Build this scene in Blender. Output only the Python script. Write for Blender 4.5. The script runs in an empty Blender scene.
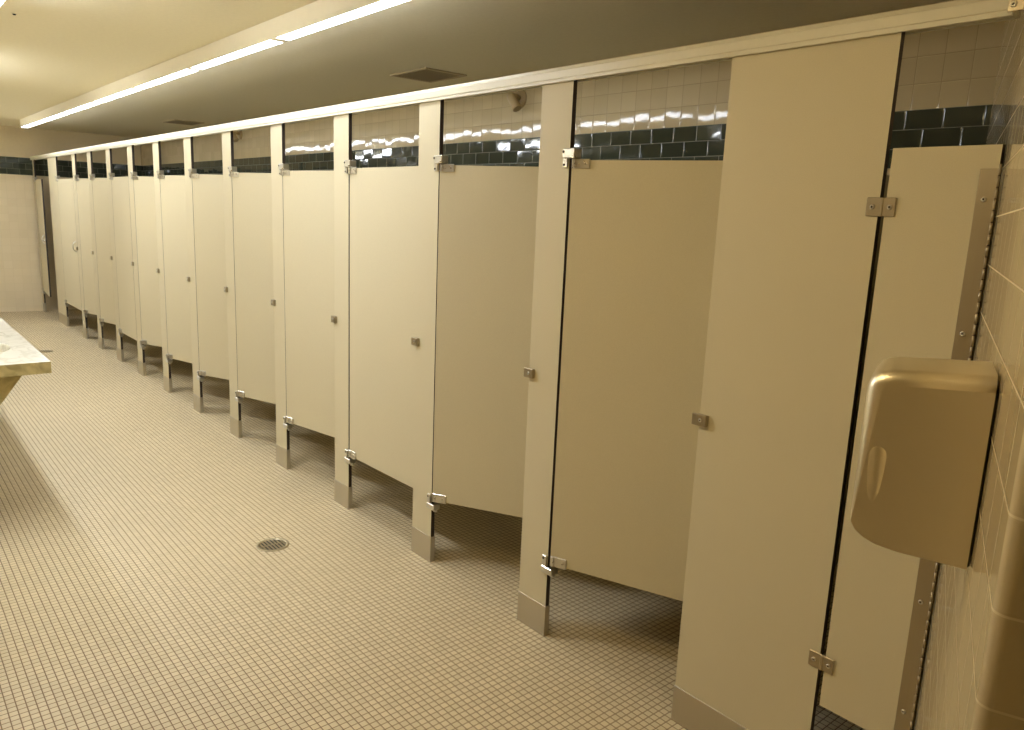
import bpy, bmesh, math, random
from mathutils import Vector, Matrix
random.seed(7)
SC = bpy.context.scene
COL = SC.collection
PI = math.pi

# ------------------------------------------------------------------ helpers
class MB:
    """collects shapes into one bmesh; faces carry a material slot"""
    def __init__(self):
        self.bm = bmesh.new()
    def _new(self, verts, faces, mi=0, smooth=False):
        vs = [self.bm.verts.new(v) for v in verts]
        out = []
        for f in faces:
            fc = self.bm.faces.new([vs[i] for i in f]); fc.material_index = mi; fc.smooth = smooth
            out.append(fc)
        return vs, out
    def box(self, x0, x1, y0, y1, z0, z1, mi=0, edge=None):
        """edge: material slot of every face that does not look along +-y"""
        v = [(x, y, z) for x in (x0, x1) for y in (y0, y1) for z in (z0, z1)]
        q = [((0, 1, 3, 2), 0), ((4, 6, 7, 5), 0), ((0, 4, 5, 1), 1), ((2, 3, 7, 6), 1), ((0, 2, 6, 4), 0), ((1, 5, 7, 3), 0)]
        vs = [self.bm.verts.new(p) for p in v]; fs = []
        for idx, isy in q:
            f = self.bm.faces.new([vs[i] for i in idx])
            f.material_index = mi if (edge is None or isy) else edge
            fs.append(f)
        return vs, fs
    def bbox(self, x0, x1, y0, y1, z0, z1, r=0.003, seg=2, mi=0):
        """box with all edges bevelled"""
        t = bmesh.new()
        bmesh.ops.create_cube(t, size=1)
        bmesh.ops.scale(t, vec=(x1 - x0, y1 - y0, z1 - z0), verts=t.verts)
        bmesh.ops.translate(t, vec=((x0 + x1) / 2, (y0 + y1) / 2, (z0 + z1) / 2), verts=t.verts)
        bmesh.ops.bevel(t, geom=list(t.edges), offset=r, segments=seg, profile=0.5, affect='EDGES')
        self.merge(t, mi)
    def merge(self, t, mi=0, smooth=False, M=None):
        m = {}
        for v in t.verts:
            m[v] = self.bm.verts.new(M @ v.co if M else v.co)
        for f in t.faces:
            nf = self.bm.faces.new([m[v] for v in f.verts]); nf.material_index = mi; nf.smooth = smooth or f.smooth
        t.free()
    def prism(self, prof, axis, a0, a1, mi=0, smooth=False):
        """extrude closed profile (list of 2-D points) along axis"""
        def P(a, p):
            if axis == 'x': return (a, p[0], p[1])
            if axis == 'y': return (p[0], a, p[1])
            return (p[0], p[1], a)
        n = len(prof)
        vs = [self.bm.verts.new(P(a, p)) for a in (a0, a1) for p in prof]
        fs = []
        for i in range(n):
            j = (i + 1) % n
            f = self.bm.faces.new([vs[i], vs[j], vs[n + j], vs[n + i]]); f.smooth = smooth; fs.append(f)
        fs.append(self.bm.faces.new(list(reversed(vs[:n])))); fs.append(self.bm.faces.new(vs[n:]))
        for f in fs: f.material_index = mi
        return fs
    def cyl(self, c, d, r, h, seg=16, mi=0, r2=None, smooth=True):
        """cylinder from point c along direction d"""
        d = Vector(d).normalized(); r2 = r if r2 is None else r2
        q = d.to_track_quat('Z', 'Y'); c = Vector(c)
        ring = lambda rr, hh: [self.bm.verts.new(c + q @ Vector((rr * math.cos(2 * PI * i / seg), rr * math.sin(2 * PI * i / seg), hh))) for i in range(seg)]
        a, b = ring(r, 0), ring(r2, h)
        for i in range(seg):
            j = (i + 1) % seg
            f = self.bm.faces.new([a[i], a[j], b[j], b[i]]); f.smooth = smooth; f.material_index = mi
        f = self.bm.faces.new(list(reversed(a))); f.material_index = mi
        f = self.bm.faces.new(b); f.material_index = mi
    def lathe(self, c, d, prof, seg=24, mi=0, smooth=True):
        """revolve (r,h) profile round axis d at c; ends are capped"""
        d = Vector(d).normalized(); q = d.to_track_quat('Z', 'Y'); c = Vector(c)
        rings = [[self.bm.verts.new(c + q @ Vector((r * math.cos(2 * PI * i / seg), r * math.sin(2 * PI * i / seg), h))) for i in range(seg)] for r, h in prof]
        for a, b in zip(rings, rings[1:]):
            for i in range(seg):
                j = (i + 1) % seg
                f = self.bm.faces.new([a[i], a[j], b[j], b[i]]); f.smooth = smooth; f.material_index = mi
        for rg, rev in ((rings[0], True), (rings[-1], False)):
            f = self.bm.faces.new(list(reversed(rg)) if rev else rg); f.material_index = mi
    def tube(self, pts, r, seg=10, mi=0):
        pts = [Vector(p) for p in pts]; rings = []
        for k, p in enumerate(pts):
            t = (pts[min(k + 1, len(pts) - 1)] - pts[max(k - 1, 0)]).normalized()
            q = t.to_track_quat('Z', 'Y')
            rings.append([self.bm.verts.new(p + q @ Vector((r * math.cos(2 * PI * i / seg), r * math.sin(2 * PI * i / seg), 0))) for i in range(seg)])
        for a, b in zip(rings, rings[1:]):
            # match ring starts
            off = min(range(seg), key=lambda o: (a[0].co - b[o].co).length)
            for i in range(seg):
                f = self.bm.faces.new([a[i], a[(i + 1) % seg], b[(i + 1 + off) % seg], b[(i + off) % seg]]); f.smooth = True; f.material_index = mi
            b[:] = b[off:] + b[:off]
        self.bm.faces.new(list(reversed(rings[0]))); self.bm.faces.new(rings[-1])
    def screw(self, c, d, r=0.0045):
        self.lathe(c, d, [(r, 0), (r, r * .25), (r * .8, r * .55), (r * .45, r * .7), (r * .42, r * .45)], seg=12)
        self.bm.faces.ensure_lookup_table(); self.bm.faces[-1].material_index = 1
    def build(self, name, mats, parent=None, loc=None, rotz=None):
        bmesh.ops.recalc_face_normals(self.bm, faces=self.bm.faces)
        me = bpy.data.meshes.new(name); self.bm.to_mesh(me); self.bm.free()
        for m in (mats if isinstance(mats, (list, tuple)) else [mats]): me.materials.append(m)
        o = bpy.data.objects.new(name, me); COL.objects.link(o)
        if parent: o.parent = parent
        if loc: o.location = loc
        if rotz is not None: o.rotation_euler = (0, 0, rotz)
        return o

def tag(o, label, cat, group=None, kind=None):
    o['label'] = label; o['category'] = cat
    if group: o['group'] = group
    if kind: o['kind'] = kind
    return o
def thing(name, label, cat, loc=(0, 0, 0), rotz=0, group=None):
    o = bpy.data.objects.new(name, None); COL.objects.link(o)
    o.empty_display_size = 0.1
    o.location = loc; o.rotation_euler = (0, 0, rotz)
    return tag(o, label, cat, group)
def struct(o, label=None, cat=None):
    o['kind'] = 'structure'
    if label: o['label'] = label
    if cat: o['category'] = cat
    return o
def copy_tree(o, parent=None):
    c = o.copy(); COL.objects.link(c)
    if parent: c.parent = parent
    for ch in list(o.children): copy_tree(ch, c)
    return c

# ------------------------------------------------------------------ materials
class NT:
    def __init__(self, name):
        self.m = bpy.data.materials.new(name); self.m.use_nodes = True
        self.t = self.m.node_tree; self.b = self.t.nodes['Principled BSDF']
    def n(self, typ, **kw):
        x = self.t.nodes.new(typ)
        for k, v in kw.items():
            if k in x.inputs: x.inputs[k].default_value = v
            else: setattr(x, k, v)
        return x
    def l(self, a, b): self.t.links.new(a, b)
    def math(self, op, a, b=None, c=None):
        x = self.n('ShaderNodeMath', operation=op)
        for i, v in enumerate((a, b, c)):
            if v is None: continue
            if isinstance(v, (int, float)): x.inputs[i].default_value = v
            else: self.l(v, x.inputs[i])
        return x.outputs[0]
    def mix(self, fac, a, b):
        x = self.n('ShaderNodeMix', data_type='RGBA')
        for i, v in ((0, fac), (6, a), (7, b)):
            if isinstance(v, (int, float)): x.inputs[i].default_value = v
            elif isinstance(v, tuple): x.inputs[i].default_value = (*v, 1)
            else: self.l(v, x.inputs[i])
        return x.outputs[2]
    def set(self, col=None, rough=None, metal=None, spec=None):
        if col: self.b.inputs['Base Color'].default_value = (*col, 1)
        if rough is not None: self.b.inputs['Roughness'].default_value = rough
        if metal is not None: self.b.inputs['Metallic'].default_value = metal
        if spec is not None: self.b.inputs['Specular IOR Level'].default_value = spec

def mat_plain(name, col, rough=.5, metal=0., spec=.5, speck=0., scale=300, bump=0.):
    t = NT(name); t.set(col, rough, metal, spec)
    co = t.n('ShaderNodeTexCoord')
    nz = t.n('ShaderNodeTexNoise', Scale=scale, Detail=3.0)
    t.l(co.outputs['Object'], nz.inputs['Vector'])
    lo = tuple(max(0, c * (1 - speck)) for c in col); hi = tuple(c * (1 + speck) for c in col)
    t.l(t.mix(nz.outputs[0], lo, hi), t.b.inputs['Base Color'])
    if bump:
        b = t.n('ShaderNodeBump', Strength=bump, Distance=.001); t.l(nz.outputs[0], b.inputs['Height']); t.l(b.outputs[0], t.b.inputs['Normal'])
    return t.m

def mat_tile(name, c1, c2, grout, w, h, mortar, rough, offset=0., ou=0., oz=0., tilt=.01, warp=.15, box=False, floor=False, grough=.7, pil=.5):
    t = NT(name)
    co = t.n('ShaderNodeTexCoord'); sp = t.n('ShaderNodeSeparateXYZ'); t.l(co.outputs['Object'], sp.inputs[0])
    if floor:
        u, v = sp.outputs[0], sp.outputs[1]
    else:
        u, v = sp.outputs[0], sp.outputs[2]
        if box:
            ns = t.n('ShaderNodeSeparateXYZ'); t.l(co.outputs['Normal'], ns.inputs[0])
            k = t.math('GREATER_THAN', t.math('ABSOLUTE', ns.outputs[0]), .7)
            mx = t.n('ShaderNodeMix', data_type='FLOAT'); t.l(k, mx.inputs[0]); t.l(sp.outputs[0], mx.inputs[2]); t.l(sp.outputs[1], mx.inputs[3])
            u = mx.outputs[0]
    u = t.math('ADD', u, 100 * w - ou); v = t.math('ADD', v, 100 * h - oz)
    row = t.math('FLOOR', t.math('DIVIDE', v, h))
    par = t.math('MODULO', row, 2.0)
    us = t.math('ADD', u, t.math('MULTIPLY', par, offset * w))
    colid = t.math('FLOOR', t.math('DIVIDE', us, w))
    fu = t.math('SUBTRACT', t.math('DIVIDE', us, w), colid); fv = t.math('SUBTRACT', t.math('DIVIDE', v, h), row)
    du = t.math('MULTIPLY', t.math('MINIMUM', fu, t.math('SUBTRACT', 1.0, fu)), w)
    dv = t.math('MULTIPLY', t.math('MINIMUM', fv, t.math('SUBTRACT', 1.0, fv)), h)
    d = t.math('MINIMUM', du, dv)                       # distance to nearest joint centre
    ss = t.n('ShaderNodeMapRange', interpolation_type='SMOOTHSTEP'); t.l(d, ss.inputs[0])
    ss.inputs[1].default_value = mortar * .35; ss.inputs[2].default_value = mortar * .65
    tilefac = ss.outputs[0]
    cv = t.n('ShaderNodeCombineXYZ'); t.l(colid, cv.inputs[0]); t.l(row, cv.inputs[1])
    wn = t.n('ShaderNodeTexWhiteNoise', noise_dimensions='3D'); t.l(cv.outputs[0], wn.inputs[0])
    big = t.n('ShaderNodeTexNoise', Scale=1.3, Detail=4.0); t.l(co.outputs['Object'], big.inputs['Vector'])
    tc = t.mix(wn.outputs[0], c1, c2)
    wear = t.mix(big.outputs[0], (.9, .9, .88), (1.06, 1.06, 1.06))
    mm = t.n('ShaderNodeMix', data_type='RGBA', blend_type='MULTIPLY'); mm.inputs[0].default_value = 1
    t.l(tc, mm.inputs[6]); t.l(wear, mm.inputs[7])
    t.l(t.mix(tilefac, grout, mm.outputs[2]), t.b.inputs['Base Color'])
    rr = t.n('ShaderNodeMapRange'); t.l(tilefac, rr.inputs[0]); rr.inputs[3].default_value = grough; rr.inputs[4].default_value = rough
    t.l(rr.outputs[0], t.b.inputs['Roughness'])
    # pillowed edge + slow warp as bump, random tilt of each tile as normal offset
    pe = t.n('ShaderNodeMapRange', interpolation_type='SMOOTHSTEP'); t.l(d, pe.inputs[0]); pe.inputs[1].default_value = mortar * .3; pe.inputs[2].default_value = mortar * 1.6
    wz = t.n('ShaderNodeTexNoise', Scale=9.0, Detail=1.0); t.l(co.outputs['Object'], wz.inputs['Vector'])
    hsum = t.math('ADD', pe.outputs[0], t.math('MULTIPLY', wz.outputs[0], warp))
    bp = t.n('ShaderNodeBump', Strength=pil, Distance=.0015); t.l(hsum, bp.inputs['Height'])
    off = t.n('ShaderNodeVectorMath', operation='SUBTRACT'); t.l(wn.outputs[1], off.inputs[0]); off.inputs[1].default_value = (.5, .5, .5)
    sc = t.n('ShaderNodeVectorMath', operation='SCALE'); t.l(off.outputs[0], sc.inputs[0]); sc.inputs['Scale'].default_value = tilt
    ad = t.n('ShaderNodeVectorMath', operation='ADD'); t.l(bp.outputs[0], ad.inputs[0]); t.l(sc.outputs[0], ad.inputs[1])
    nm = t.n('ShaderNodeVectorMath', operation='NORMALIZE'); t.l(ad.outputs[0], nm.inputs[0])
    t.l(nm.outputs[0], t.b.inputs['Normal'])
    return t.m

def mat_metal(name, col, rough, stretch=(400, 400, 4), amt=.12):
    t = NT(name); t.set(col, rough, 1.0)
    co = t.n('ShaderNodeTexCoord'); mp = t.n('ShaderNodeMapping'); mp.inputs['Scale'].default_value = stretch
    t.l(co.outputs['Object'], mp.inputs[0])
    nz = t.n('ShaderNodeTexNoise', Scale=1.0, Detail=2.0); t.l(mp.outputs[0], nz.inputs['Vector'])
    mr = t.n('ShaderNodeMapRange'); t.l(nz.outputs[0], mr.inputs[0]); mr.inputs[3].default_value = rough - amt; mr.inputs[4].default_value = rough + amt
    t.l(mr.outputs[0], t.b.inputs['Roughness'])
    return t.m

def mat_emit(name, col, strength):
    t = NT(name); t.set((.8, .8, .75), .5)
    t.b.inputs['Emission Color'].default_value = (*col, 1); t.b.inputs['Emission Strength'].default_value = strength
    return t.m

def mat_marble(name):
    t = NT(name); t.set((.8, .78, .68), .18)
    co = t.n('ShaderNodeTexCoord')
    n1 = t.n('ShaderNodeTexNoise', Scale=5.0, Detail=8.0, Roughness=.65, Distortion=1.2); t.l(co.outputs['Object'], n1.inputs['Vector'])
    r = t.n('ShaderNodeMapRange'); t.l(n1.outputs[0], r.inputs[0]); r.inputs[1].default_value = .56; r.inputs[2].default_value = .66
    n2 = t.n('ShaderNodeTexNoise', Scale=2.2, Detail=6.0, Distortion=2.0); t.l(co.outputs['Object'], n2.inputs['Vector'])
    v = t.math('ABSOLUTE', t.math('SUBTRACT', n2.outputs[0], .5)); v2 = t.n('ShaderNodeMapRange'); t.l(v, v2.inputs[0]); v2.inputs[1].default_value = .0; v2.inputs[2].default_value = .03; v2.inputs[3].default_value = 1; v2.inputs[4].default_value = 0
    base = t.mix(t.math('MULTIPLY', r.outputs[0], .55), (.84, .82, .72), (.36, .33, .2))
    t.l(t.mix(t.math('MULTIPLY', v2.outputs[0], .3), base, (.4, .37, .25)), t.b.inputs['Base Color'])
    return t.m
def mat_stained(name, c1, c2):
    t = NT(name); t.set(c1, .45)
    co = t.n('ShaderNodeTexCoord')
    n1 = t.n('ShaderNodeTexNoise', Scale=12.0, Detail=6.0, Distortion=1.5); t.l(co.outputs['Object'], n1.inputs['Vector'])
    r = t.n('ShaderNodeMapRange'); t.l(n1.outputs[0], r.inputs[0]); r.inputs[1].default_value = .4; r.inputs[2].default_value = .65
    t.l(t.mix(r.outputs[0], c1, c2), t.b.inputs['Base Color'])
    return t.m

LAM = (.665, .595, .41)
M_lam = mat_plain('beige_laminate', LAM, .5, spec=.35, speck=.10, scale=420)
M_core = mat_plain('dark_panel_core', (.035, .024, .018), .5, speck=.2, scale=120)
M_rail = mat_plain('anodised_rail', (.74, .70, .55), .38, spec=.5, speck=.04, scale=60)
M_steel = mat_metal('brushed_stainless', (.58, .54, .45), .38, (300, 300, 6))
M_dryer = mat_metal('brushed_dryer_steel', (.86, .78, .60), .36, (500, 500, 500), .04)
M_hinge = mat_metal('dull_hinge_steel', (.44, .385, .28), .40, (200, 200, 6))
M_chrome = mat_metal('cast_chrome', (.64, .62, .56), .3, (60, 60, 60), .08)
M_black = mat_plain('black_gasket_and_shade', (.015, .013, .012), .6)  # gasket and screw black, also the painted shade in vents and drains
M_floor = mat_tile('floor_mosaic', (.66, .56, .36), (.74, .63, .415), (.24, .16, .085), .0263, .0263, .0034, .42, ou=0., oz=-.004, tilt=.015, warp=.3, floor=True, grough=.8)
M_ceil = mat_plain('painted_ceiling', (.93, .86, .65), .75, spec=.2, speck=.05, scale=45, bump=.25)
M_plaster = mat_plain('painted_plaster', (.78, .66, .43), .6, spec=.3, speck=.05, scale=30, bump=.2)
TB1, TB2, TG = (.62, .51, .31), (.67, .555, .34), (.76, .66, .44)
TE1, TE2 = (.78, .67, .47), (.81, .70, .50)
PIT = .107
M_tback = mat_tile('beige_glazed_tile', TB1, TB2, (.45, .34, .19), PIT, PIT, .003, .045, ou=-1.376, oz=2.122, tilt=.012, warp=.8)
M_tend = mat_tile('beige_end_tile', TE1, TE2, (.66, .56, .37), PIT, PIT, .0025, .12, oz=1.893, tilt=.012, warp=.6)
M_tright = mat_tile('beige_side_tile', TB1, TB2, TG, PIT, PIT, .003, .09, ou=.10, oz=1.25, tilt=.006, warp=.8, box=True, grough=.4, pil=.2)
M_green = mat_tile('dark_green_tile', (.030, .040, .028), (.052, .063, .045), (.20, .20, .15), .150, .0773, .003, .05, offset=.5, ou=-1.348, oz=1.895, tilt=.03, warp=1.2)
M_housing = mat_plain('cream_painted_steel', (.86, .79, .60), .5, speck=.03, scale=40)
LCOL = (.95, 1.0, 1.08)
M_lens = mat_emit('lit_diffuser', LCOL, 10.5)
M_lens2 = mat_emit('lit_wrap_diffuser', LCOL, 36)
M_fill_lens = mat_emit('warm_fill_diffuser', (1.0, .78, .42), 13)  # glow of the added fill unit beside the entry
M_marble = mat_marble('white_marble')
M_stain = mat_stained('stained_stone_edge', (.56, .47, .22), (.34, .28, .12))
M_vent = mat_plain('vent_grey', (.28, .22, .13), .5, speck=.1)
M_ventframe = mat_plain('vent_frame', (.52, .42, .25), .5, speck=.05)
M_brass = mat_metal('dull_brass_drain', (.42, .36, .24), .4, (80, 80, 80), .1)
M_fit = mat_plain('beige_painted_fitting', (.50, .38, .20), .35, speck=.05)

# ------------------------------------------------------------------ key dimensions (metres)
XE = -12.72            # end wall
YB = 1.43              # wall behind the stalls
ZC = 2.533             # ceiling
YL = -1.86             # wall behind the counter
PHI = math.radians(20.8)
W0 = Vector((-.635, 0, 0))
RW = -(PI / 2 - PHI)   # rotation of the right wall frame: local x runs along the wall towards the viewer
S_END = 1.145          # wall ends here
def rw(s, y, z=0): return W0 + Vector((s * math.sin(PHI) + y * math.cos(PHI), -s * math.cos(PHI) + y * math.sin(PHI), z))
TH = .019              # panel thickness
ZT, ZB = 1.834, .312   # door top, bottom
RB, RT = 2.100, 2.150  # head rail

# ------------------------------------------------------------------ room
m = MB(); m.box(XE - .1, 1.6, -3.5, 1.6, -.1, 0)
struct(m.build('floor', M_floor), 'small square beige mosaic tile floor with brown grout', 'floor')
m = MB(); m.box(XE - .1, 1.6, -3.5, 1.6, ZC, ZC + .1)
struct(m.build('ceiling', M_ceil), 'cream painted ceiling', 'ceiling')
m = MB(); m.box(XE - .1, 1.6, YB, YB + .1, 0, ZC)
struct(m.build('wall_back', M_tback), 'glazed beige square tile wall behind the stalls', 'wall')
m = MB(); m.box(XE - .1, 1.6, YB - .004, YB, 1.895, 2.127)
struct(m.build('trim_1', M_green), 'dark green glazed brick tile band on the wall behind the stalls', 'tile band')
def end_wall(name, mat, z0, z1, proud, label, cat):
    m = MB(); m.box(-3.5, YB - .004, -proud, .1, z0, z1)      # local x = world y, local -y = world +x
    o = m.build(name, mat, loc=(XE, 0, 0), rotz=PI / 2)
    return struct(o, label, cat)
end_wall('wall_end', M_tend, 0, 1.895, 0, 'far end wall of beige square tile', 'wall')
end_wall('trim_2', M_green, 1.895, 2.127, .004, 'dark green brick tile band across the far end wall', 'tile band')
end_wall('wall_end_upper', M_plaster, 2.127, ZC, 0, 'plain painted strip of end wall above the green band', 'wall')
m = MB(); m.box(XE, -3.2, YL - .1, YL, 0, ZC)
struct(m.build('wall_left', M_tback), 'tiled wall behind the marble counter', 'wall')
m = MB(); m.box(-3.3, -3.2, -3.4, YL - .1, 0, ZC)
struct(m.build('wall_return', M_plaster), 'return wall beside the entry', 'wall')
m = MB(); m.box(-3.3, 1.6, -3.5, -3.4, 0, ZC)
struct(m.build('wall_entry', M_plaster), 'painted wall of the entry behind the viewer', 'wall')
m = MB(); m.box(1.5, 1.6, -3.4, YB, 0, ZC)
struct(m.build('wall_far_right', M_plaster), 'painted wall to the right of the entry', 'wall')
# right wall: a thick tiled wall at a skew to the stall fronts, with a bullnosed end
r = .016; n = 8
prof = [(-1.53, 0)]
prof += [(S_END - r + r * math.sin(k * PI / 2 / n), r - r * math.cos(k * PI / 2 / n)) for k in range(n + 1)]
prof += [(S_END, .22), (-1.53 + .22 * -math.tan(PHI) * -1, .22)]
m = MB(); fs = m.prism(prof, 'z', 0, ZC)
for f in fs[1:n + 1]: f.smooth = True
struct(m.build('wall_right', M_tright, loc=W0, rotz=RW), 'glossy beige tiled wall holding the hand dryer, rounded end', 'wall')

# ------------------------------------------------------------------ stall fronts
PC = {0: (-1.366, -.898), 12: (-11.552, -11.022)}
mid = [(-2.164, -2.006), (-2.967, -2.808), (-3.769, -3.613), (-4.573, -4.414), (-5.383, -5.217), (-6.184, -6.016),
       (-6.978, -6.812), (-7.776, -7.599), (-8.566, -8.380), (-9.37, -9.187), (-10.116, -9.962)]
for i, (a, b) in enumerate(mid):
    c = (a + b) / 2; PC[i + 1] = (c - .08, c + .08)

def add_keeper(parent, x):
    """door stop and keeper on the latch side; x = left edge of the pilaster"""
    m = MB()
    m.bbox(x - .002, x + .034, -.016, -.0005, 1.024, 1.060, .0015, 1)
    m.bbox(x - .022, x - .003, -.010, -.002, 1.022, 1.058, .0015, 1)
    k = m.build('keeper', M_hinge, parent)
    m = MB(); m.screw((x + .014, -.016, 1.043), (0, -1, 0), .006); m.build('screw', [M_chrome, M_core], k)
    return k
def add_pivots(parent, x):
    """cast hinge brackets on the hinge side; x = right edge of the pilaster"""
    for top in (True, False):
        z0, z1 = (1.808, 1.874) if top else (.270, .340)
        za, zb = (1.8395, 1.874) if top else (.270, .298)
        m = MB()
        m.bbox(x - .026, x - .002, -.009, -.0005, z0, z1, .002, 1)              # plate on the pilaster face
        m.bbox(x - .024, x + .036, -.014, -.002, za, zb, .003, 1)               # arm across the gap
        m.bbox(x + .008, x + .034, -.0135, .026, za + .001, zb - .001, .003, 1)  # knuckle back over the door
        if not top: m.cyl((x + .018, .010, .258), (0, 0, 1), .009, .016, 14)
        b = m.build('hinge_bracket', M_chrome, parent)
        for zs in (z0 + .010, z1 - .012):
            m = MB(); m.screw((x - .017, -.009 if not (top and zs > za) else -.014, zs), (0, -1, 0), .0045); m.build('screw', M_core, b)

def pilaster(w, name='pilaster'):
    """local x: 0 = centre of the pilaster, front face at y = 0"""
    o = thing(name, '', 'pilaster')
    m = MB(); m.box(-w / 2, w / 2, 0, TH, .03, 2.122, 0, 1); m.build('panel', [M_lam, M_core], o)
    m = MB(); m.bbox(-w / 2 - .003, w / 2 + .003, -.003, TH + .003, 0, .126, .0006, 1); m.build('shoe', M_steel, o)
    return o
GP = 'pilasters of the stall fronts'
ordn = ['', 'first', 'second', 'third', 'fourth', 'fifth', 'sixth', 'seventh', 'eighth', 'ninth', 'tenth', 'eleventh', 'twelfth']
# narrow pilasters
proto = pilaster(.16); add_keeper(proto, -.08); add_pivots(proto, .08)
for i in range(1, 12):
    o = proto if i == 1 else copy_tree(proto)
    o.location = ((PC[i][0] + PC[i][1]) / 2, 0, 0)
    o['group'] = GP
    o['label'] = ('narrow beige pilaster, %s after the wide foreground pilaster, with metal shoe' % ordn[i]) if i < 11 else 'narrowest-looking beige pilaster farthest back, just before the wide end pilaster'
# wide front pilaster
x0, x1 = PC[0]
P0 = pilaster(x1 - x0); P0.location = ((x0 + x1) / 2, 0, 0)
tag(P0, 'wide beige foreground pilaster beside the fixed panel and hand dryer', 'pilaster', GP)
add_keeper(P0, -(x1 - x0) / 2)
# wide end pilaster
x0, x1 = PC[12]
P12 = pilaster(x1 - x0); P12.location = ((x0 + x1) / 2, 0, 0)
tag(P12, 'wide beige pilaster at the far end beside the open end stall', 'pilaster', GP)
add_pivots(P12, (x1 - x0) / 2)
# thin post at the end wall
PE = pilaster(.105); PE.location = (-12.608, 0, 0)
tag(PE, 'thin beige post against the tiled far end wall', 'pilaster', GP)
add_pivots(PE, .0525)

ZAX = YFR = .004       # hinge axis sits just behind the door's front face
def leaf(parent, top):
    m = MB()
    z0, z1 = (ZT - .028, ZT + .004) if top else (ZB - .006, ZB + .036)
    m.bbox(.004, .072, -YFR - .0065, -YFR - .0003, z0, z1, .002, 1)
    m.bbox(.004, .020, -YFR - .010, -YFR - .004, z0, z1, .002, 1)
    l = m.build('hinge_leaf', M_chrome, parent)
    for xs in (.018, .056):
        m = MB(); m.screw((xs, -YFR - (.010 if xs < .02 else .0065), (z0 + z1) / 2), (0, -1, 0), .005); m.build('screw', [M_steel, M_core], l)
def pull(parent, x, z):
    m = MB()
    pts = [(x, -YFR, z - .055)] + [(x, -YFR - .034 * math.sin(a), z - .055 * math.cos(a)) for a in [PI * k / 10 for k in range(1, 10)]] + [(x, -YFR, z + .055)]
    m.tube(pts, .006)
    for s in (-1, 1): m.cyl((x, -YFR, z + s * .055), (0, -1, 0), .013, .004, 14)
    m.build('pull_handle', M_chrome, parent)
def make_door(w):
    o = thing('stall_door', '', 'stall door')
    m = MB()
    fs = m.prism([(.0012, -YFR), (w, -YFR), (w, TH - YFR), (.010, TH - YFR), (.0012, .001)], 'z', ZB, ZT)
    for f in fs[1:2] + fs[3:]: f.material_index = 1
    m.build('slab', [M_lam, M_core], o)
    leaf(o, True); leaf(o, False)
    return o
ANG = {1: 20.5, 2: 28, 3: 1.2, 4: 11, 5: 18, 6: 23, 7: 15, 8: 22, 9: 0, 10: 13, 11: 15, 12: 0}
GD = 'stall doors'
dl = {1: 'nearest beige stall door, ajar inward, left of the wide foreground pilaster',
      2: 'second nearest stall door, swung farthest inward, above the gap showing a wall nozzle',
      3: 'third nearest beige stall door, shut almost flush with its pilasters',
      4: 'fourth nearest beige stall door, standing slightly ajar inward',
      5: 'fifth nearest stall door, ajar inward, under the second wall nozzle',
      6: 'sixth nearest beige stall door, ajar inward',
      7: 'seventh nearest beige stall door, slightly ajar inward',
      8: 'eighth nearest beige stall door, ajar inward',
      9: 'ninth nearest beige stall door, fully shut in the far half',
      10: 'tenth nearest beige stall door, slightly ajar in the far half',
      11: 'eleventh nearest stall door, slightly ajar, right of the door with a pull handle',
      12: 'shut stall door with chrome pull handle beside the wide far pilaster'}
first = None
for i in range(1, 13):
    g = .010 if i in (1, 3) else .0022
    w = PC[i - 1][0] - (PC[i][1] + g) - .005
    if i in (10, 11, 12) or first is None or abs(w - W1) > .003:
        d = make_door(w)
        if first is None: first = d; W1 = w
    else:
        d = copy_tree(first)
    d.location = (PC[i][1] + g, ZAX, 0); d.rotation_euler = (0, 0, math.radians(ANG[i]))
    tag(d, dl[i], 'stall door', GD)
    if i == 12: pull(d, w - .07, 1.06)
d = make_door(.885); d.location = (-12.608 + .0525 + .010, ZAX, 0); d.rotation_euler = (0, 0, math.radians(-4.5))
tag(d, 'stall door farthest away, open outward, hinged at the end wall post', 'stall door', GD)
pull(d, .80, 1.06)
m = MB(); m.lathe((.862, -YFR, 1.05), (0, -1, 0), [(.012, 0), (.012, .006), (.007, .010), (.007, .02), (.013, .024), (.013, .034), (.008, .038)], 16); m.build('latch_knob', M_chrome, d)

# fixed panel hung on a long hinge at the right wall
FP = thing('fixed_panel', 'beige fixed panel behind the hand dryer, hinged to the tiled wall', 'panel', (-.882, 0, 0))
XW = .2375
m = MB(); m.box(0, XW, 0, TH, .325, ZT, 0, 1); m.build('slab', [M_lam, M_core], FP)
m = MB(); m.bbox(XW - .037, XW + .001, -.0025, -.0003, .365, 1.782, .0008, 1)
hs = m.build('continuous_hinge', M_hinge, FP)
m = MB()
k = 0; z = .366
while z < 1.775:
    m.cyl((XW + .0032, -.0032, z), (0, 0, 1), .0030, .0235, 10); z += .0255
m.build('hinge_knuckle', M_hinge, hs)
for zs in (1.715, 1.41, 1.10, .735, .43):
    m = MB(); m.screw((XW - .020, -.0025, zs), (0, -1, 0), .006); m.build('screw', [M_chrome, M_core], hs)
for zs in (1.694, .454):
    m = MB()
    m.bbox(-.046, -.009, -.005, -.0004, zs - .023, zs + .023, .0015, 1)
    m.bbox(-.012, -.004, -.008, -.0004, zs - .023, zs + .023, .0015, 1)
    m.bbox(-.007, .026, -.005, -.0004, zs - .023, zs + .023, .0015, 1)
    b = m.build('joining_bracket', M_hinge, FP)
    for xs in (-.030, .013):
        m = MB(); m.screw((xs, -.005, zs), (0, -1, 0), .0065); m.build('screw', [M_chrome, M_core], b)

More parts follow.
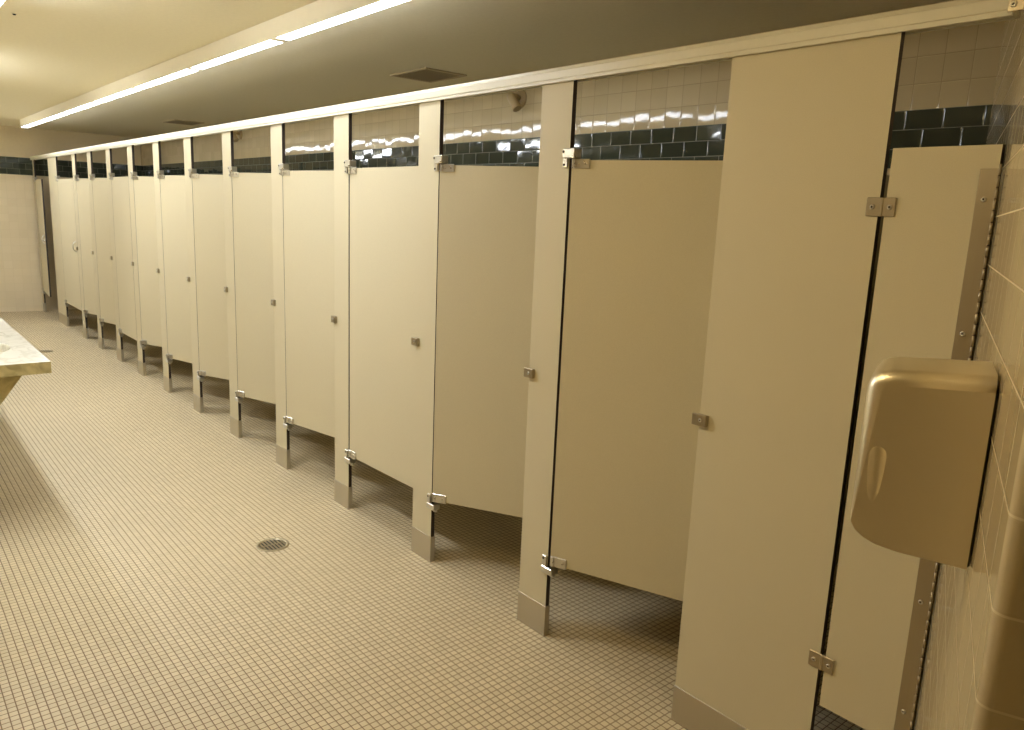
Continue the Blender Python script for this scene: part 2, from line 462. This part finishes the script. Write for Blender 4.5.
# head rail: an inverted channel over the pilaster tops
def rail_prof():
    return [(-.011, RB), (-.011, RB + .011), (-.0135, RB + .013), (-.0135, RT - .013), (-.011, RT - .010), (-.008, RT), (.024, RT), (.0295, RT - .012), (.0295, RB), (.0215, RB), (.0215, RT - .024), (-.0025, RT - .024), (-.0025, RB)]
HR = thing('head_rail', 'long pale metal head rail capping all the stall pilasters', 'rail', (0, 0, 0))
for a, b in ((XE + .002, -8.5), (-8.498, -3.702), (-3.699, -.662)):
    m = MB(); m.prism(rail_prof(), 'x', a, b); m.build('rail_section', M_rail, HR)
m = MB(); m.bbox(-.671, -.640, -.0185, -.0140, RB + .006, RT - .010, .001, 1); bk = m.build('end_bracket', M_hinge, HR)
m = MB(); m.screw((-.660, -.0185, 2.120), (0, -1, 0), .007); m.build('screw', [M_chrome, M_core], bk)
bk['label'] = 'steel end bracket'

# dividers between the stalls
GV = 'dividers between the stalls'
pv = None
for i in range(0, 13):
    c = (PC[i][0] + PC[i][1]) / 2
    if pv is None:
        pv = thing('divider_panel', '', 'panel')
        m = MB(); m.box(-.0095, .0095, TH + .0035, YB - .0042, ZB, ZT, 1, None); m.build('slab', [M_core, M_lam], pv)
        o = pv
    else: o = copy_tree(pv)
    o.location = (-1.325 if i == 0 else c, 0, 0)
    tag(o, 'beige divider running back from the %s' % ('wide foreground pilaster' if i == 0 else 'wide far pilaster' if i == 12 else ordn[i] + ' narrow pilaster'), 'panel', GV)

# ------------------------------------------------------------------ hand dryer (in the frame of the right wall)
HD = thing('hand_dryer', 'brushed steel hand dryer mounted on the tiled right wall', 'hand dryer', tuple(rw(.66, 0, 1.158)), RW)
def dryer_body():
    """box whose front and outer edges are generously rounded; side faces stay flat"""
    S0, S1 = -.035, .140
    out = [(.004, 0), (.100, .004), (.128, .009), (.145, .016), (.158, .026), (.165, .038), (.167, .052), (.168, .248), (.164, .259), (.158, .268), (.149, .274), (.136, .278), (.004, .2865)]
    m = MB(); m.prism([(-d, z) for d, z in out], 'x', S0, S1)
    t = m.bm; t.normal_update()
    rim = [e for e in t.edges if abs(e.verts[0].co.x - e.verts[1].co.x) < 1e-6 and not all(v.co.y > -.01 for v in e.verts) and max(v.co.z for v in e.verts) > .06]
    bmesh.ops.bevel(t, geom=rim, offset=.022, segments=6, profile=.5, affect='EDGES', clamp_overlap=False)
    t.normal_update()
    for f in t.faces: f.smooth = abs(f.normal.x) < .999
    return t
m = MB(); m.merge(dryer_body()); body = m.build('cover', M_dryer, HD)
m = MB(); m.bbox(-.033, .1385, -.006, -.0008, .003, .262, .002, 1); m.build('back_plate', M_black, HD)
# air outlet hump on the near front corner
t = bmesh.new(); bmesh.ops.create_uvsphere(t, u_segments=24, v_segments=16, radius=1)
for v in t.verts:
    v.co.z = v.co.z * (.022 if v.co.z > 0 else .118) + .143
    v.co = Vector((v.co.x * .013 + .130, v.co.y * .019 - .140, v.co.z + .005))
m = MB(); m.merge(t, smooth=True); m.build('air_outlet', M_dryer, HD)

# ------------------------------------------------------------------ lights
GL = 'linear lights in the ceiling row'
UL = 1.26
def light_unit(L, lens, bottom=2.455, w=.074):
    o = thing('linear_light', '', 'ceiling light')
    y0, y1 = -w / 2, w / 2
    m = MB()
    m.prism([(y0, bottom), (y1, bottom), (y1, ZC - .0035), (y1 - .004, ZC - .0035), (y1 - .004, ZC - .001), (y0 + .006, ZC - .001), (y0 + .006, ZC - .0035), (y0, ZC - .0035)], 'x', 0, L)
    m.build('housing', M_housing, o)
    m = MB()
    LO = bottom - .016
    m.prism([(y0 + .0055, bottom - .0005), (y0 + .0055, LO), (y1 + .003, LO), (y1 + .003, bottom + .007), (y1 + .0005, bottom + .007), (y1 + .0005, bottom - .0005)], 'x', .032, L - .032)
    m.build('diffuser', lens, o)
    m = MB(); m.box(.001, L - .001, y0, y0 + .005, LO - .001, bottom - .0004); m.build('side_lip', M_housing, o)
    for xa in (.001, L - .032):
        m = MB(); m.box(xa, xa + .031, y0 + .0053, y1 + .004, LO - .003, bottom - .0004); m.build('end_cap', M_housing, o)
    return o
lp = light_unit(UL, M_lens)
for k in range(7):
    o = lp if k == 0 else copy_tree(lp)
    o.location = (-2.59 - UL * (k + 1) + .001, -.2525, 0)
    tag(o, ('nearest lit linear light unit, cut by the top edge of the picture' if k == 0 else 'farthest lit linear light unit, ending by the end wall' if k == 6 else '%s lit linear light unit from the near end of the row' % ordn[k + 1]), 'ceiling light', GL)
l2 = None
for k, x in enumerate((-4.36, -7.5, -11.2, -2.05)):
    if l2 is None: l2 = o = light_unit(1.24, M_lens2, 2.475, .13)
    else: o = copy_tree(l2)
    o.location = (x, -1.425, 0)
    if k == 3: [c for c in o.children if c.name.startswith('diffuser')][0].data = [c for c in o.children if c.name.startswith('diffuser')][0].data.copy(); [c for c in o.children if c.name.startswith('diffuser')][0].data.materials[0] = M_fill_lens  # last unit is an unseen fill, added to brighten the near stall fronts
    tag(o, ['lit linear light over the counter at the top left corner', 'middle linear light above the counter, left of the picture', 'far linear light above the counter, left of the picture', 'added unseen warm fill light overhead beside the entry, above the picture'][k], 'ceiling light', 'linear lights above the counter')

# ------------------------------------------------------------------ ceiling vents
def vent():
    o = thing('ceiling_vent', '', 'vent')
    a, b, f = .215, .165, .022
    m = MB()
    for (x0, x1, y0, y1) in ((-a, a, -b, -b + f), (-a, a, b - f, b), (-a, -a + f, -b + f, b - f), (a - f, a, -b + f, b - f)):
        m.bbox(x0, x1, y0, y1, -.010, -.0005, .002, 1)
    m.build('frame', M_ventframe, o)
    m = MB()
    for k in range(13):
        y = -b + f + .012 + k * (2 * b - 2 * f - .024) / 12
        m.prism([(y - .008, -.002), (y - .007, -.0012), (y + .008, -.0082), (y + .007, -.009)], 'x', -a + f, a - f)
    m.build('louvre', M_vent, o)
    m = MB(); m.box(-a + f, a - f, -b + f, b - f, -.0012, -.0006); m.build('duct_shade_sheet', M_black, o)  # thin black sheet on the ceiling standing in for shade inside the duct
    return o
v = vent(); v.location = (-4.52, 1.08, ZC); tag(v, 'louvred ceiling vent nearer the viewer, just above the head rail', 'vent', 'ceiling vents')
v2 = copy_tree(v); v2.location = (-9.58, 1.08, ZC); tag(v2, 'small-looking ceiling vent far along the stall row', 'vent', 'ceiling vents')

for (x, y), lab in (((-4.815, -1.230), 'small dark screw head in the ceiling by the corner light'),):
    o = thing('ceiling_screw', lab, 'screw', (x, y, ZC))
    m = MB(); m.lathe((0, 0, -.0004), (0, 0, -1), [(.014, 0), (.014, .002), (.010, .004)], 16); m.build('washer', M_housing, o)
    m = MB(); m.lathe((0, 0, -.0044), (0, 0, -1), [(.008, 0), (.008, .003), (.005, .006), (.002, .006)], 14); m.build('head', M_black, o)

# ------------------------------------------------------------------ wall nozzles behind the stalls
def nozzle():
    o = thing('wall_nozzle', '', 'nozzle')
    m = MB(); m.lathe((0, -.0005, 0), (0, -1, 0), [(.058, 0), (.058, .004), (.050, .010), (.030, .015), (.018, .016)], 28); m.build('flange', M_fit, o)
    d = Vector((.58, .10, -.80)).normalized()
    m = MB(); m.tube([(0, -.012, 0), (0, -.04, .012), (0, -.065, .012), (0, -.085, -.002)], .016, 14)
    m.build('arm', M_fit, o)
    m = MB(); m.lathe(Vector((-.012, -.086, .022)), d, [(.012, 0), (.024, .006), (.028, .03), (.030, .09), (.033, .115), (.029, .120), (.018, .118)], 22); m.build('spray_head', M_fit, o)
    return o
nz = nozzle(); nz.location = (-3.965, YB, 2.375); tag(nz, 'beige wall nozzle seen above the second nearest stall door', 'nozzle', 'wall nozzles behind the stalls')
n2 = copy_tree(nz); n2.location = (-8.77, YB, 2.39); tag(n2, 'beige wall nozzle seen above the fifth nearest stall door', 'nozzle', 'wall nozzles behind the stalls')

# ------------------------------------------------------------------ floor drains
def drain():
    o = thing('floor_drain', '', 'drain')
    R = .078
    m = MB(); m.lathe((0, 0, .0003), (0, 0, 1), [(R, 0), (R, .0025), (R - .004, .004), (R - .016, .004), (R - .017, .001)], 40); m.build('rim', M_brass, o)
    m = MB(); m.cyl((0, 0, .0014), (0, 0, 1), R - .017, .0006, 40); m.build('sump_shade_disc', M_black, o)  # flat black disc standing in for the shade below the grate
    m = MB(); Ri = R - .0165
    for k in range(-3, 4):
        y = k * .0165; hw = math.sqrt(max(0, Ri * Ri - y * y))
        m.box(-hw, hw, y - .0042, y + .0042, .0021, .0040)
    m.box(-.004, .004, -Ri, Ri, .0021, .0041)
    m.build('grate', M_brass, o)
    return o
d1 = drain(); d1.location = (-3.403, -.524, 0); d1.rotation_euler = (0, 0, math.radians(0)); tag(d1, 'round metal floor drain in the foreground mosaic', 'drain', 'floor drains')
d2 = copy_tree(d1); d2.location = (-9.32, -.53, 0); tag(d2, 'round floor drain far back past the marble counter corner', 'drain', 'floor drains')

# ------------------------------------------------------------------ marble counter with oval basins
CT = thing('counter', 'white marble sink counter with stained edge at the left', 'counter', (-4.142, 0, 0))
ZK, YF, LEN = .860, -1.292, 7.4
def counter_top():
    t = bmesh.new()
    m = MB()
    t.free()
    y0, y1 = YL + .0015, YF
    bx = [-.515 - 1.2 * k for k in range(6)]; cy, ax, ay = -1.560, .235, .172
    N = 48
    xs = [0] + [(bx[k] + bx[k + 1]) / 2 for k in range(5)] + [-LEN]
    V = m.bm.verts; F = m.bm.faces
    for k, b in enumerate(bx):
        xa, xb = xs[k], xs[k + 1]
        def outer(a):
            c, s = math.cos(a), math.sin(a)
            tx = (xa - b) / c if c > 1e-9 else (xb - b) / c if c < -1e-9 else 1e9
            ty = (y1 - cy) / s if s > 1e-9 else (y0 - cy) / s if s < -1e-9 else 1e9
            q = min(tx, ty); return (b + c * q, cy + s * q, ZK)
        angs = sorted(set([2 * PI * i / N for i in range(N)] + [math.atan2(yy - cy, xx - b) % (2 * PI) for xx in (xa, xb) for yy in (y0, y1)]))
        prev = [V.new(outer(a)) for a in angs]
        lev = [(1.0, 0.), (.975, -.006), (.94, -.02), (.88, -.05), (.78, -.085), (.6, -.115), (.35, -.132), (.08, -.138)]
        for li, (sc, dz) in enumerate(lev):
            cur = [V.new((b + ax * sc * math.cos(a), cy + ay * sc * math.sin(a), ZK + dz)) for a in angs]
            for i in range(len(angs)):
                j = (i + 1) % len(angs)
                f = F.new([prev[i], prev[j], cur[j], cur[i]]); f.smooth = li > 0
            prev = cur
        F.new(prev)
    return m.build('counter_top', M_marble, CT)
ctop = counter_top()
m = MB(); z0, z1 = ZK - .056, ZK
# apron edges: front and near end, behind a slim rounded arris
m.box(-LEN, 0, YF - .02, YF, z0, z1 - .0005)
m.box(-.02, 0, YL + .0015, YF - .02, z0, z1 - .0005)
m.box(-LEN, -.02, YL + .0015, YF - .02, z0, z0 + .004)
e = m.build('edge_band', M_stain, CT); e['label'] = 'brown stained stone edge'
for k in range(4):
    x = -.045 - 2.3 * k
    m = MB(); m.prism([(YF - .108, z0), (YL + .0015, z0), (YL + .0015, .24), (YL + .05, .24)], 'x', x - .03, x); b = m.build('bracket', M_stain, CT)
    b['label'] = 'stained triangular support'

# ------------------------------------------------------------------ world, camera, view
w = bpy.data.worlds.new('world'); SC.world = w; w.use_nodes = True
w.node_tree.nodes['Background'].inputs[0].default_value = (.9, .8, .6, 1); w.node_tree.nodes['Background'].inputs[1].default_value = .0
cd = bpy.data.cameras.new('camera'); cam = bpy.data.objects.new('camera', cd); COL.objects.link(cam)
yaw, pitch, roll, F = 0.86350, -0.19409, 0.04201, 765.73
f = Vector((-math.sin(yaw) * math.cos(pitch), math.cos(yaw) * math.cos(pitch), math.sin(pitch)))
rt = Vector((math.cos(yaw), math.sin(yaw), 0)); up = rt.cross(f)
r2 = rt * math.cos(roll) + up * math.sin(roll); u2 = -rt * math.sin(roll) + up * math.cos(roll)
M = Matrix((r2, u2, -f)).transposed().to_4x4(); M.translation = (0, -1.93992, 1.63875)
cam.matrix_world = M
cd.sensor_fit = 'HORIZONTAL'; cd.sensor_width = 36; cd.lens = F * 36 / 1024
cd.clip_start = .02
SC.camera = cam
vs = SC.view_settings
vs.view_transform = 'Standard'; vs.look = 'None'; vs.gamma = 1; vs.use_curve_mapping = False
vs.exposure = 0.72
